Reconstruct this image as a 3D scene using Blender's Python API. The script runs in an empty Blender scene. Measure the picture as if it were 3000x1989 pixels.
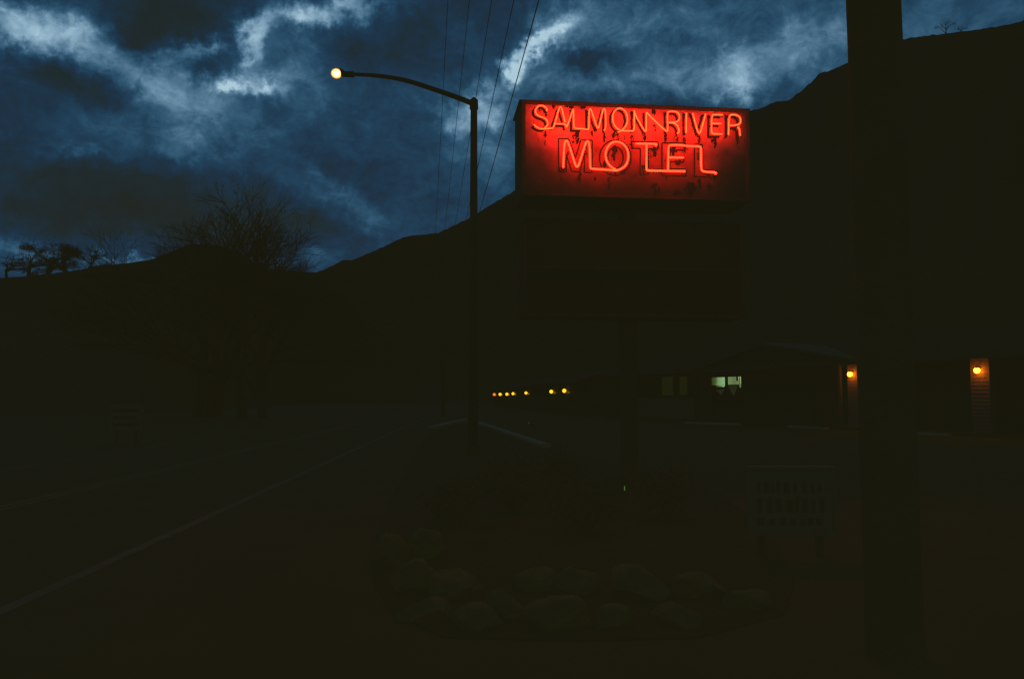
import bpy, bmesh, math, random
from mathutils import Vector, Matrix, noise
random.seed(7)
sc = bpy.context.scene
COL = sc.collection
R = math.radians

# ------------------------------------------------------------------ camera
F = 2333.0                       # focal length in photo pixels (28 mm on 3000 px)
CX, CY = 1500.0, 994.5
PITCH = math.atan(166.0 / F)
EYE = Vector((0, 0, 1.6))
cam_d = bpy.data.cameras.new('camera'); cam = bpy.data.objects.new('camera', cam_d); COL.objects.link(cam)
cam.location = EYE; cam.rotation_euler = (R(90) + PITCH, 0, 0)
cam_d.sensor_width = 36; cam_d.lens = 36 * F / 3000; cam_d.clip_end = 6000; cam_d.clip_start = 0.05
sc.camera = cam

def ray(u, v):
    x = (u - CX) / F; yc = (CY - v) / F
    c, s = math.cos(PITCH), math.sin(PITCH)
    return Vector((x, c - yc * s, s + yc * c))
def at(u, v, Y):
    d = ray(u, v); return EYE + d * (Y / d.y)
def ground_at(u, v, z=0.0):
    d = ray(u, v); return EYE + d * ((z - EYE.z) / d.z)
def azel(u, v):
    d = ray(u, v); return math.degrees(math.atan2(d.x, d.y)), math.degrees(math.atan2(d.z, math.hypot(d.x, d.y)))

class Frame:
    """local frame: x along a facade, y away from the viewer, z up"""
    def __init__(s, org, rotz):
        s.o = Vector((org[0], org[1], 0)); s.r = rotz
        s.ex = Vector((math.cos(rotz), math.sin(rotz), 0)); s.ey = Vector((-math.sin(rotz), math.cos(rotz), 0))
    def hit(s, u, v, yoff):
        d = ray(u, v); t = (yoff - (EYE - s.o).dot(s.ey)) / d.dot(s.ey)
        p = EYE + d * t - s.o
        return p.dot(s.ex), p.z

# ------------------------------------------------------------------ materials
def mat(name, color, rough=0.8, var=0.25, scale=3.0, metal=0.0, bump=0.0, color2=None, detail=6, coords='Object'):
    m = bpy.data.materials.new(name); m.use_nodes = True; nt = m.node_tree; N = nt.nodes; L = nt.links
    b = N['Principled BSDF']; b.inputs['Roughness'].default_value = rough; b.inputs['Metallic'].default_value = metal; b.inputs['Specular IOR Level'].default_value = .12
    tc = N.new('ShaderNodeTexCoord'); nz = N.new('ShaderNodeTexNoise')
    nz.inputs['Scale'].default_value = scale; nz.inputs['Detail'].default_value = detail; nz.inputs['Roughness'].default_value = 0.6
    L.new(tc.outputs[coords], nz.inputs['Vector'])
    cr = N.new('ShaderNodeValToRGB')
    a = tuple(c * (1 - var) for c in color); c2 = color2 or tuple(c * (1 + var) for c in color)
    cr.color_ramp.elements[0].color = (*a, 1); cr.color_ramp.elements[1].color = (*c2, 1)
    cr.color_ramp.elements[0].position = 0.3; cr.color_ramp.elements[1].position = 0.7
    L.new(nz.outputs['Fac'], cr.inputs[0]); L.new(cr.outputs[0], b.inputs['Base Color'])
    if bump:
        bp = N.new('ShaderNodeBump'); bp.inputs['Strength'].default_value = bump; bp.inputs['Distance'].default_value = 0.05
        n2 = N.new('ShaderNodeTexNoise'); n2.inputs['Scale'].default_value = scale * 8; n2.inputs['Detail'].default_value = 6
        L.new(tc.outputs[coords], n2.inputs['Vector']); L.new(n2.outputs['Fac'], bp.inputs['Height']); L.new(bp.outputs[0], b.inputs['Normal'])
    return m
def emat(name, color, strength, rim=None, rimpow=None):
    m = bpy.data.materials.new(name); m.use_nodes = True; nt = m.node_tree; N = nt.nodes; L = nt.links
    N.remove(N['Principled BSDF']); e = N.new('ShaderNodeEmission'); e.inputs[0].default_value = (*color, 1); e.inputs[1].default_value = strength
    L.new(e.outputs[0], N['Material Output'].inputs[0])
    return m

M = {}
M['hill'] = mat('dry_grass_hillside', (0.0390, 0.0268, 0.0063), 1, .3, .02, coords='Object')
M['ground'] = mat('dirt_ground', (0.0322, 0.0398, 0.0121), 1, .3, .3, bump=.4)
M['asphalt'] = mat('road_asphalt', (0.0386, 0.0352, 0.0102), .95, .25, 1.2, bump=.3)
M['lot'] = mat('lot_asphalt', (0.0368, 0.0312, 0.0073), .95, .3, .7, bump=.3)
M['white_paint'] = mat('worn_white_paint', (0.1205, 0.1024, 0.0603), .9, .35, 3)
M['yellow_paint'] = mat('worn_yellow_paint', (0.1683, 0.1188, 0.0396), .9, .35, 3)
M['concrete'] = mat('old_concrete', (0.2974, 0.2625, 0.1400), .95, .25, 4, bump=.3)
M['soil'] = mat('bed_soil', (0.0147, 0.0219, 0.0072), 1, .4, 2, bump=.6)
M['rock'] = mat('mossy_rock', (0.1167, 0.1123, 0.0259), .95, .45, 3.5, bump=.8)
M['shrub'] = mat('shrub_leaf', (0.0385, 0.0385, 0.0140), .95, .4, 6)
M['bark'] = mat('dark_bark', (0.035, 0.03, 0.014), 1, .3, 5)
M['polewood'] = mat('creosote_pole_wood', (0.06, 0.052, 0.026), 1, .35, 2.5, bump=.6)
M['darkmetal'] = mat('dark_painted_metal', (0.03, 0.027, 0.014), .7, .2, 4)
M['signmetal'] = mat('sign_cabinet_metal', (0.05, 0.042, 0.022), .8, .4, 3)
M['steelpost'] = mat('rusty_post_steel', (0.05, 0.04, 0.02), .85, .35, 5)
M['siding'] = mat('lap_siding_paint', (0.0500, 0.0450, 0.0275), .85, .15, 2)
M['palesiding'] = mat('pale_wainscot', (0.1996, 0.1625, 0.0798), .85, .15, 2)
M['pier'] = mat('pale_pier_siding', (0.1120, 0.0952, 0.0616), .8, .15, 6)
M['roof'] = mat('asphalt_shingles', (0.0200, 0.0175, 0.0090), 1, .3, 4)
M['trim'] = mat('fascia_trim_paint', (0.0768, 0.0624, 0.0360), .8, .15, 3)
M['door'] = mat('dark_door_paint', (0.04, 0.034, 0.018), .7, .15, 3)
M['wire'] = mat('wire_black', (0.008, 0.008, 0.006), .9, .1, 3)
M['board'] = mat('road_sign_sheet', (0.1375, 0.1447, 0.0714), .7, .2, 6)
M['boarddark'] = mat('road_sign_lettering', (0.0250, 0.0225, 0.0125), .8, .3, 12)
M['brass'] = mat('lamp_fixture_black', (0.02, 0.014, 0.006), .6, .1, 4)
g = bpy.data.materials.new('dark_glass'); g.use_nodes = True
b = g.node_tree.nodes['Principled BSDF']; b.inputs['Base Color'].default_value = (.015, .015, .01, 1); b.inputs['Roughness'].default_value = .35; b.inputs['Specular IOR Level'].default_value = .2
M['glass'] = g
g = bpy.data.materials.new('puddle_water'); g.use_nodes = True
b = g.node_tree.nodes['Principled BSDF']; b.inputs['Base Color'].default_value = (.01, .012, .012, 1); b.inputs['Roughness'].default_value = .05
M['puddle'] = g
M['neon'] = emat('red_neon_tube_top', (1.0, 0.0105, 0.0024), 28.0)
M['neon2'] = emat('red_neon_tube_lower', (1.0, 0.0066, 0.0020), 32.0)
M['bulb'] = emat('amber_porch_bulb', (1.0, .20, .005), 42)
M['bulb_far'] = emat('amber_lantern_glass', (1.0, .42, .012), 2.2)
M['bulb_far_red'] = emat('orange_lantern_glass', (1.0, .2, .02), 1.3)
M['refl'] = emat('reflector_glint_glow', (.25, .6, .12), .22)  # glint put in as faint emission; the reflector is no lamp
M['win_dim'] = emat('dim_curtain', (.7, .85, .15), .0065)
def gradmat(name, stops, nscale=9.0, axis=0, mult=1.0, vert=None):
    """cloth lit from inside: brightness follows the generated coordinate, broken by noise"""
    m = bpy.data.materials.new(name); m.use_nodes = True; N = m.node_tree.nodes; L = m.node_tree.links
    N.remove(N['Principled BSDF'])
    tc = N.new('ShaderNodeTexCoord'); sp = N.new('ShaderNodeSeparateXYZ'); L.new(tc.outputs['Generated'], sp.inputs[0])
    nz = N.new('ShaderNodeTexNoise'); nz.inputs['Scale'].default_value = nscale; L.new(tc.outputs['Object'], nz.inputs['Vector'])
    ad = N.new('ShaderNodeMath'); ad.operation = 'MULTIPLY_ADD'; ad.inputs[1].default_value = .35
    L.new(nz.outputs['Fac'], ad.inputs[0]); L.new(sp.outputs[axis], ad.inputs[2])
    sb = N.new('ShaderNodeMath'); sb.operation = 'SUBTRACT'; sb.inputs[1].default_value = .175; L.new(ad.outputs[0], sb.inputs[0])
    cr = N.new('ShaderNodeValToRGB'); els = cr.color_ramp.elements
    while len(els) > 1: els.remove(els[-1])
    els[0].position = stops[0][0]; els[0].color = (*stops[0][1], 1)
    for p, c in stops[1:]:
        e = els.new(p); e.color = (*c, 1)
    L.new(sb.outputs[0], cr.inputs[0])
    e = N.new('ShaderNodeEmission'); e.inputs[1].default_value = mult; L.new(cr.outputs[0], e.inputs[0]); L.new(e.outputs[0], N['Material Output'].inputs[0])
    return m
M['shade_left'] = gradmat('green_lit_shade', [(0, (.012, .014, .005)), (.35, (.05, .07, .02)), (.6, (.16, .30, .12)), (1, (.24, .42, .2))], 7)
M['shade_right'] = gradmat('yellow_green_lit_shade', [(0, (.16, .24, .09)), (.5, (.10, .15, .06)), (.78, (.14, .19, .08)), (.85, (.30, .38, .18)), (1, (.30, .38, .16))], 7)
M['gap_dim'] = emat('dim_gap_glow', (.7, 1, .4), .012)

# panel of the neon sign: faded, peeling paint, neon falloff painted in
def panel_mat():
    m = bpy.data.materials.new('faded_sign_panel'); m.use_nodes = True; N = m.node_tree.nodes; L = m.node_tree.links
    b = N['Principled BSDF']; b.inputs['Roughness'].default_value = .75
    tc = N.new('ShaderNodeTexCoord'); mp = N.new('ShaderNodeMapping'); mp.inputs['Scale'].default_value = (9, 9, 4)
    L.new(tc.outputs['Object'], mp.inputs[0])
    n1 = N.new('ShaderNodeTexNoise'); n1.inputs['Scale'].default_value = 1.2; n1.inputs['Detail'].default_value = 9; n1.inputs['Roughness'].default_value = .72
    L.new(mp.outputs[0], n1.inputs['Vector'])
    r1 = N.new('ShaderNodeValToRGB'); r1.color_ramp.elements[0].position = .30; r1.color_ramp.elements[0].color = (.04, .03, .02, 1)
    r1.color_ramp.elements[1].position = .42; r1.color_ramp.elements[1].color = (.85, .72, .5, 1)
    L.new(n1.outputs['Fac'], r1.inputs[0])
    n2 = N.new('ShaderNodeTexNoise'); n2.inputs['Scale'].default_value = 2.2; n2.inputs['Detail'].default_value = 5; L.new(tc.outputs['Object'], n2.inputs['Vector'])
    r2 = N.new('ShaderNodeValToRGB'); r2.color_ramp.elements[0].position = .3; r2.color_ramp.elements[0].color = (.45, .42, .38, 1); r2.color_ramp.elements[1].position = .65; r2.color_ramp.elements[1].color = (1, 1, 1, 1)
    L.new(n2.outputs['Fac'], r2.inputs[0])
    mx = N.new('ShaderNodeMix'); mx.data_type = 'RGBA'; mx.blend_type = 'MULTIPLY'; mx.inputs[0].default_value = 1
    L.new(r1.outputs[0], mx.inputs[6]); L.new(r2.outputs[0], mx.inputs[7])
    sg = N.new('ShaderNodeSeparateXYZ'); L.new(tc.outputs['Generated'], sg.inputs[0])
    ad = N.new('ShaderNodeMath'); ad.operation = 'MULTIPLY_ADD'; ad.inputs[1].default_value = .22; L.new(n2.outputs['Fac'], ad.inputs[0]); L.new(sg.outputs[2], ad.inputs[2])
    r3 = N.new('ShaderNodeValToRGB'); q = r3.color_ramp.elements; q[0].position = .16; q[0].color = (.018, .018, .016, 1); q[1].position = .85; q[1].color = (1, 1, 1, 1)  # neon glow fading downward, painted into the panel colour
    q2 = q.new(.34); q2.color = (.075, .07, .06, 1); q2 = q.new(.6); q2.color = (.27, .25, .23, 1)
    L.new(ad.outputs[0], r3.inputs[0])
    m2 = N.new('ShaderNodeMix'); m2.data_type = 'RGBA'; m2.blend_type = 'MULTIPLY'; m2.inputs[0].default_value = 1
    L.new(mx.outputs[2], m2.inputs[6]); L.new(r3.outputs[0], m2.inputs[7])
    r4 = N.new('ShaderNodeValToRGB'); q = r4.color_ramp.elements; q[0].position = 0; q[0].color = (.55, .55, .55, 1); q[1].position = 1; q[1].color = (.10, .10, .10, 1)  # both ends darkened in the colour, as glow falloff
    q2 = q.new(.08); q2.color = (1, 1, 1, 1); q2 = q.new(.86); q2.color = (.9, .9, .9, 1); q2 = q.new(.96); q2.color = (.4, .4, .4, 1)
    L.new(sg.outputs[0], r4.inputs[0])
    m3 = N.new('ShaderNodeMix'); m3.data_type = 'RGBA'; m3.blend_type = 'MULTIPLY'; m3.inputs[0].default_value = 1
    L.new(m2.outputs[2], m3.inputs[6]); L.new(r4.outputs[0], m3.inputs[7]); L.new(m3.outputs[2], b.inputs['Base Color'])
    return m
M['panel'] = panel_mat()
M['letterpaint'] = mat('faded_black_letter_paint', (0.022, 0.013, 0.01), .85, .5, 14)
M['stain'] = mat('bare_rusted_patch', (0.016, 0.012, 0.008), .95, .4, 20)

# ------------------------------------------------------------------ mesh helpers
def tag(o, label=None, cat=None, group=None, kind=None):
    if label: o['label'] = label
    if cat: o['category'] = cat
    if group: o['group'] = group
    if kind: o['kind'] = kind
    return o
def empty(name, loc, rz=0.0, label=None, cat=None, group=None):
    o = bpy.data.objects.new(name, None); COL.objects.link(o); o.location = loc; o.rotation_euler = (0, 0, rz); o.empty_display_size = .3
    return tag(o, label, cat, group)
class MB:
    def __init__(s): s.v = []; s.f = []
    def box(s, a, b):
        (x0, y0, z0), (x1, y1, z1) = a, b; n = len(s.v)
        s.v += [(x0,y0,z0),(x1,y0,z0),(x1,y1,z0),(x0,y1,z0),(x0,y0,z1),(x1,y0,z1),(x1,y1,z1),(x0,y1,z1)]
        s.f += [tuple(n+i for i in q) for q in ((0,3,2,1),(4,5,6,7),(0,1,5,4),(1,2,6,5),(2,3,7,6),(3,0,4,7))]
        return s
    def prism(s, poly, axis, a, b):
        """poly: list of 2-d points; extruded from a to b along axis ('x','y' or 'z')"""
        n = len(s.v); k = len(poly)
        def P(p, t):
            return {'x': (t, p[0], p[1]), 'y': (p[0], t, p[1]), 'z': (p[0], p[1], t)}[axis]
        s.v += [P(p, a) for p in poly] + [P(p, b) for p in poly]
        s.f.append(tuple(range(n, n+k))); s.f.append(tuple(range(n+2*k-1, n+k-1, -1)))
        for i in range(k):
            j = (i+1) % k; s.f.append((n+i, n+k+i, n+k+j, n+j))
        return s
    def tube(s, pts, rad, seg=8, cap=True):
        pts = [Vector(p) for p in pts]; k = len(pts); n0 = len(s.v)
        rads = rad if isinstance(rad, (list, tuple)) else [rad]*k
        prev = None
        for i, p in enumerate(pts):
            t = (pts[min(i+1, k-1)] - pts[max(i-1, 0)])
            if t.length < 1e-9: t = Vector((0, 0, 1))
            t.normalize()
            if prev is None:
                a = Vector((0, 0, 1)) if abs(t.z) < .9 else Vector((1, 0, 0))
                nrm = t.cross(a).normalized()
            else:
                nrm = (prev - t * prev.dot(t)); nrm = nrm.normalized() if nrm.length > 1e-6 else t.orthogonal().normalized()
            prev = nrm; bn = t.cross(nrm)
            for j in range(seg):
                a = 2*math.pi*j/seg
                s.v.append(tuple(p + (nrm*math.cos(a) + bn*math.sin(a))*rads[i]))
        for i in range(k-1):
            for j in range(seg):
                j2 = (j+1) % seg
                s.f.append((n0+i*seg+j, n0+i*seg+j2, n0+(i+1)*seg+j2, n0+(i+1)*seg+j))
        if cap:
            s.f.append(tuple(n0+j for j in reversed(range(seg)))); s.f.append(tuple(n0+(k-1)*seg+j for j in range(seg)))
        return s
    def ball(s, c, r, seg=14, rings=8):
        if not isinstance(r, (list, tuple)): r = (r, r, r)
        n0 = len(s.v)
        for i in range(rings+1):
            ph = math.pi*i/rings
            for j in range(seg):
                th = 2*math.pi*j/seg
                s.v.append((c[0]+r[0]*math.sin(ph)*math.cos(th), c[1]+r[1]*math.sin(ph)*math.sin(th), c[2]+r[2]*math.cos(ph)))
        for i in range(rings):
            for j in range(seg):
                j2 = (j+1) % seg; s.f.append((n0+i*seg+j, n0+(i+1)*seg+j, n0+(i+1)*seg+j2, n0+i*seg+j2))
        return s
    def poly(s, pts):
        n = len(s.v); s.v += [tuple(p) for p in pts]; s.f.append(tuple(range(n, n+len(pts)))); return s
    def build(s, name, m, parent=None, loc=None, smooth=False, fix=True):
        me = bpy.data.meshes.new(name); me.from_pydata(s.v, [], s.f); me.update()
        if fix:
            bm = bmesh.new(); bm.from_mesh(me); bmesh.ops.remove_doubles(bm, verts=bm.verts, dist=1e-5); bmesh.ops.recalc_face_normals(bm, faces=bm.faces); bm.to_mesh(me); bm.free()
        if smooth:
            for p in me.polygons: p.use_smooth = True
        me.materials.append(m)
        o = bpy.data.objects.new(name, me); COL.objects.link(o)
        if parent: o.parent = parent
        if loc: o.location = loc
        return o
def smooth_path(pts, it=2):
    pts = [Vector(p) for p in pts]
    for _ in range(it):
        q = [pts[0]]
        for a, b_ in zip(pts, pts[1:]):
            q.append(a.lerp(b_, .25)); q.append(a.lerp(b_, .75))
        q.append(pts[-1]); pts = q
    return pts

# ------------------------------------------------------------------ world: dusk sky with broken cloud
w = bpy.data.worlds.new('World'); sc.world = w; w.use_nodes = True
wn, wl = w.node_tree.nodes, w.node_tree.links
bg = wn['Background']
tc = wn.new('ShaderNodeTexCoord'); sx = wn.new('ShaderNodeSeparateXYZ'); wl.new(tc.outputs['Generated'], sx.inputs[0])
def mth(op, a, b=None, c=None):
    n = wn.new('ShaderNodeMath'); n.operation = op
    for i, q in enumerate((a, b, c)):
        if q is None: continue
        if isinstance(q, (int, float)): n.inputs[i].default_value = q
        else: wl.new(q, n.inputs[i])
    return n.outputs[0]
az = mth('MULTIPLY', mth('ARCTAN2', sx.outputs[0], sx.outputs[1]), 57.29578)
el = mth('MULTIPLY', mth('ARCSINE', sx.outputs[2]), 57.29578)
cb = wn.new('ShaderNodeCombineXYZ'); wl.new(az, cb.inputs[0]); wl.new(el, cb.inputs[1])
P0 = cb.outputs[0]
def fbm(vec, scale, detail=6, rough=.55, dist=0.0, off=(0,0,0), stretch=(1,1,1), color=False):
    mp = wn.new('ShaderNodeMapping'); mp.inputs['Location'].default_value = off; mp.inputs['Scale'].default_value = stretch; wl.new(vec, mp.inputs[0])
    n = wn.new('ShaderNodeTexNoise'); n.inputs['Scale'].default_value = scale; n.inputs['Detail'].default_value = detail
    n.inputs['Roughness'].default_value = rough; n.inputs['Distortion'].default_value = dist; wl.new(mp.outputs[0], n.inputs['Vector'])
    return n.outputs['Color'] if color else n.outputs['Fac']
def vadd(a, b_, k):
    s_ = wn.new('ShaderNodeVectorMath'); s_.operation = 'SUBTRACT'; wl.new(b_, s_.inputs[0]); s_.inputs[1].default_value = (.5, .5, .5)
    m_ = wn.new('ShaderNodeVectorMath'); m_.operation = 'MULTIPLY_ADD'; wl.new(s_.outputs[0], m_.inputs[0]); m_.inputs[1].default_value = (k, k, 0); wl.new(a, m_.inputs[2])
    return m_.outputs[0]
P1 = vadd(P0, fbm(P0, .16, 3, .5, color=True), 2.6)
P1 = vadd(P1, fbm(P0, .55, 5, .6, color=True, off=(30, 7, 0)), 2.0)
P1 = vadd(P1, fbm(P0, 1.1, 3, .6, color=True, off=(3, 17, 0)), 1.7)
# (view px x, y, half-length, half-width, tilt deg, amplitude): openings (+) and thick cloud (-)
S = 36.0
BL = [(40,70,110,50,0,.10),(1600,110,260,80,0,.08),(2150,80,200,90,0,.08),(1000,200,200,120,0,.04),(20,45,80,50,0,.26),(130,55,110,36,8,.36),(215,80,60,34,15,.20),(60,80,70,24,0,.10),
 (330,160,80,40,10,.15),(400,185,60,44,20,.16),(450,255,90,46,10,.14),(420,330,40,26,0,.13),(405,360,16,12,0,.12),
 (455,112,36,13,-15,.26),(495,100,20,10,10,.22),(420,130,30,22,-20,.12),
 (590,60,34,22,-20,.22),(580,85,22,28,10,.26),(576,128,15,30,5,.30),(575,150,14,12,0,.12),
 (560,213,46,13,2,.34),(520,207,20,8,30,.22),(612,208,18,9,-30,.26),(640,190,40,14,-25,.14),(560,190,90,34,0,.12),
 (660,120,60,50,-10,.13),(640,30,50,20,-20,.12),(722,38,46,18,-4,.28),(700,48,24,12,20,.14),(790,18,60,18,-15,.20),(860,4,60,12,-10,.12),(700,25,100,30,-10,.14),
 (680,200,120,60,-20,.10),(560,290,150,44,5,.12),(230,290,170,40,5,.11),(160,335,40,12,0,.10),(240,345,50,10,10,.08),
 (1206,150,28,13,-50,.38),(1190,172,18,16,-60,.24),(1182,186,10,14,0,.18),(1246,118,30,11,-30,.36),(1232,135,18,12,-40,.16),(1292,68,24,12,-35,.34),(1310,55,50,20,-35,.12),(1270,95,80,44,-40,.16),
 (1068,258,36,22,-15,.30),(1128,238,30,24,-20,.26),(1130,276,22,14,0,.20),(1040,285,16,12,0,.14),(1090,240,70,40,0,.12),
 (1340,30,140,40,0,.12),(1500,55,150,36,-8,.10),(1560,150,180,40,0,.14),(1380,195,150,18,-3,.18),(1560,205,90,20,0,.12),(1690,200,40,26,-10,.30),(1690,150,60,36,60,.16),(1800,130,110,50,0,.14),(1880,60,80,60,0,.12),(2150,60,160,70,0,.10),
 (700,420,60,22,25,.08),(790,455,90,18,32,.15),(865,500,30,40,70,.12),(720,600,50,20,-5,.20),(1080,420,90,60,-30,.12),(1150,380,40,80,0,.08),(1060,340,70,30,0,.08),(900,300,160,60,0,.05),(970,520,60,30,0,.06),
 (30,560,90,22,15,.18),(310,602,50,6,-3,.24),(450,562,50,7,-22,.14),(190,600,60,12,0,.14),
 (390,30,80,50,0,-.20),(330,85,50,26,25,-.10),(900,95,120,50,-15,-.10),(110,150,120,24,12,-.16),(60,230,110,40,0,-.08),(270,215,80,24,10,-.08),
 (482,165,30,18,0,-.20),(655,95,26,16,0,-.06),(220,400,200,26,0,-.10),(200,480,230,50,0,-.17),(480,480,160,60,0,-.13),(760,340,120,40,20,-.10),(960,300,60,30,0,-.07),
 (1390,130,80,16,-8,-.18),(1330,150,40,16,-20,-.10),(1160,70,60,60,0,-.10),(1600,90,60,16,0,-.08),(1000,450,60,40,0,-.08),(590,560,120,50,0,-.08),(1850,30,60,20,0,-.06)]
acc = None; cnt = 0
for (x, y, hx, hy, tilt, amp) in BL:
    amp *= (1.1 if amp < .3 else .92) if amp > 0 else .95
    u, v = x * 1.2685, y * 1.2685
    a0, e0 = azel(u, v); a1, e1 = azel(u + 40, v); deg = math.hypot(a1 - a0, e1 - e0) / (40 / 1.2685)
    mp = wn.new('ShaderNodeMapping'); mp.vector_type = 'TEXTURE'; wl.new(P1, mp.inputs[0])
    mp.inputs['Location'].default_value = (a0, e0, 0); mp.inputs['Rotation'].default_value = (0, 0, R(-tilt)); mp.inputs['Scale'].default_value = (hx*deg*1.4, hy*deg*1.4, 1)
    dt = wn.new('ShaderNodeVectorMath'); dt.operation = 'DOT_PRODUCT'; wl.new(mp.outputs[0], dt.inputs[0]); wl.new(mp.outputs[0], dt.inputs[1])
    g_ = mth('EXPONENT', mth('MULTIPLY', dt.outputs['Value'], -1.0))
    gm = mth('MULTIPLY', g_, amp)
    acc = gm if acc is None else mth('ADD', acc, gm)
    cnt += 1
    if cnt % 14 == 0:          # the density gathered so far bends the next layer of cloud a little
        cs_ = wn.new('ShaderNodeCombineXYZ'); wl.new(mth('MULTIPLY', acc, .4), cs_.inputs[0])
        va = wn.new('ShaderNodeVectorMath'); va.operation = 'ADD'; wl.new(P1, va.inputs[0]); wl.new(cs_.outputs[0], va.inputs[1]); P1 = va.outputs[0]
n1 = fbm(P1, .11, 8, .58, .3, (11, 3, 0), (1, 1.5, 1))
n2 = fbm(P0, .35, 8, .62, .8, (4, 9, 0), (1, 1.4, 1))
n3 = fbm(P0, 1.3, 6, .6, .6, (14, 2, 0), (1, 1.3, 1))
t = mth('ADD', mth('MULTIPLY_ADD', mth('SUBTRACT', n1, .5), .42, .25), acc)
det = mth('ADD', mth('MULTIPLY', mth('SUBTRACT', n2, .5), .42), mth('MULTIPLY', mth('SUBTRACT', n3, .5), .17))
t = mth('ADD', t, mth('MULTIPLY', det, mth('MULTIPLY_ADD', acc, 1.5, .8)))
grain = fbm(P0, 26.0, 1, .5)
t = mth('ADD', t, mth('MULTIPLY', mth('SUBTRACT', grain, .5), .12))
cr = wn.new('ShaderNodeValToRGB'); e_ = cr.color_ramp.elements
stops = [(0, (.0035, .0095, .0115)), (.12, (.0022, .0140, .0240)), (.25, (.0010, .0230, .0580)), (.38, (.0040, .0450, .0990)), (.52, (.0240, .0940, .1730)), (.68, (.095, .205, .315)), (.86, (.23, .39, .52)), (1, (.40, .58, .68))]
e_[0].position, e_[0].color = stops[0][0], (*stops[0][1], 1); e_[1].position, e_[1].color = stops[-1][0], (*stops[-1][1], 1)
for p, c in stops[1:-1]:
    q = e_.new(p); q.color = (*c, 1)
wl.new(t, cr.inputs[0])
sky = wn.new('ShaderNodeTexSky'); sky.sky_type = 'NISHITA'; sky.sun_disc = False; sky.sun_elevation = R(-2); sky.sun_rotation = R(200)
mx = wn.new('ShaderNodeMix'); mx.data_type = 'RGBA'; mx.blend_type = 'ADD'; mx.inputs[0].default_value = 0.02
wl.new(cr.outputs[0], mx.inputs[6]); wl.new(sky.outputs[0], mx.inputs[7])
wl.new(mx.outputs[2], bg.inputs[0]); bg.inputs[1].default_value = 1.0
# soft warm fill, added behind the camera to lift dark surfaces
sl = bpy.data.lights.new('warm_fill_sun', 'SUN'); sl.energy = 0.035; sl.angle = R(120); sl.color = (1, .72, .22)
so = bpy.data.objects.new('warm_fill_sun', sl); COL.objects.link(so); so.rotation_euler = (R(50), 0, R(10))

# ------------------------------------------------------------------ ground, hills
MB().poly([(-3000,-3000,0),(3000,-3000,0),(3000,3000,0),(-3000,3000,0)]).build('ground', M['ground'])['kind'] = 'structure'
def interp(tab, x):
    if x <= tab[0][0]: return tab[0][1]
    for (a, b_) in zip(tab, tab[1:]):
        if x <= b_[0]:
            k = (x - a[0]) / (b_[0] - a[0]); return a[1] + (b_[1] - a[1]) * k
    return tab[-1][1]
sky_px = [(0,812),(60,808),(140,800),(205,792),(290,778),(400,765),(450,757),(500,735),(545,717),(590,712),(640,716),(700,735),(740,765),(780,787),(830,792),(900,796),(930,797),(960,785),(1000,764),(1016,760),(1030,763),(1080,742),(1125,722),(1165,702),(1200,690),(1255,686),(1285,682),(1330,660),(1380,636),(1440,598),(1505,560),(1600,520),(1800,450),(2000,380),(2120,345),(2195,325),(2238,315),(2258,303),(2275,297),(2312,294),(2330,278),(2345,270),(2370,246),(2392,226),(2398,215),(2430,207),(2460,195),(2487,182),(2560,150),(2640,115),(2700,106),(2760,100),(2800,94),(2870,86),(2930,76),(2965,70),(3000,58)]
ridge = [azel(u, v) for u, v in sky_px]
def hill_part(name, az0, az1, n, Rtab, r0tab, etab, nr=26, fine=.12):
    vs, fs = [], []
    rr = [i / (nr - 1) for i in range(nr)]
    for i in range(n + 1):
        a = az0 + (az1 - az0) * i / n
        Rg, r0, e = interp(Rtab, a), interp(r0tab, a), interp(etab, a)
        e += fine * (noise.noise((a * 3.1, 0, 0)) + .6 * noise.noise((a * 9.0, 3, 0)))
        H = 1.6 + Rg * math.tan(R(e))
        for k in rr:
            q = k / .72
            if q <= 1:
                r = r0 + (Rg - r0) * q; h = H * q ** 1.25
                if 0 < q < .97: h *= 1 - .10 * q * (1 - q) * 4 * (noise.noise((a * .4, r * .02, 5)) + .6)
            else:
                r = Rg + (q - 1) * Rg * 1.2; h = H * (1 - (q - 1) * 1.1)
            vs.append((math.sin(R(a)) * r, math.cos(R(a)) * r, max(h, 0) - .4 + .25 * min(1, k * 6)))
    for i in range(n):
        for j in range(nr - 1):
            p = i * nr + j; fs.append((p, p + nr, p + nr + 1, p + 1))
    m = MB(); m.v, m.f = vs, fs
    o = m.build(name, M['hill'], smooth=True, fix=False); o['kind'] = 'structure'; return o
aL = azel(930, 797)[0]
pre = [(-75, 6.5), (-55, 7.0), (-40, ridge[0][1] - .2)]
hill_part('low_hill', -80, aL + 9, 440, [(-80, 190), (-32, 160), (-20, 170), (aL, 260)], [(-80, 70), (-25, 75), (-18, 110), (aL, 180)], pre + [r_ for r_ in ridge if r_[0] <= aL] + [(aL + .7, azel(930, 797)[1] - .7), (aL + 9, .3)], fine=.05)
aR = ridge[-1][0]
hill_part('mountain_slope', aL - 6, 85, 700, [(aL - 6, 620), (0, 620), (12, 520), (33, 380), (85, 330)], [(aL - 6, 330), (0, 300), (8, 170), (22, 70), (85, 60)],
          [(aL - 6, ridge[0][1] - 1.5), (aL - .5, ridge[16][1] - .2)] + [r_ for r_ in ridge if r_[0] > aL] + [(40, 27.5), (60, 25), (85, 18)], fine=.07)
hill_part('rear_hill', 90, 276, 200, [(90, 400), (276, 400)], [(90, 120), (276, 120)], [(90, 14), (130, 6), (180, 5), (276, 6)], nr=14)

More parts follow.
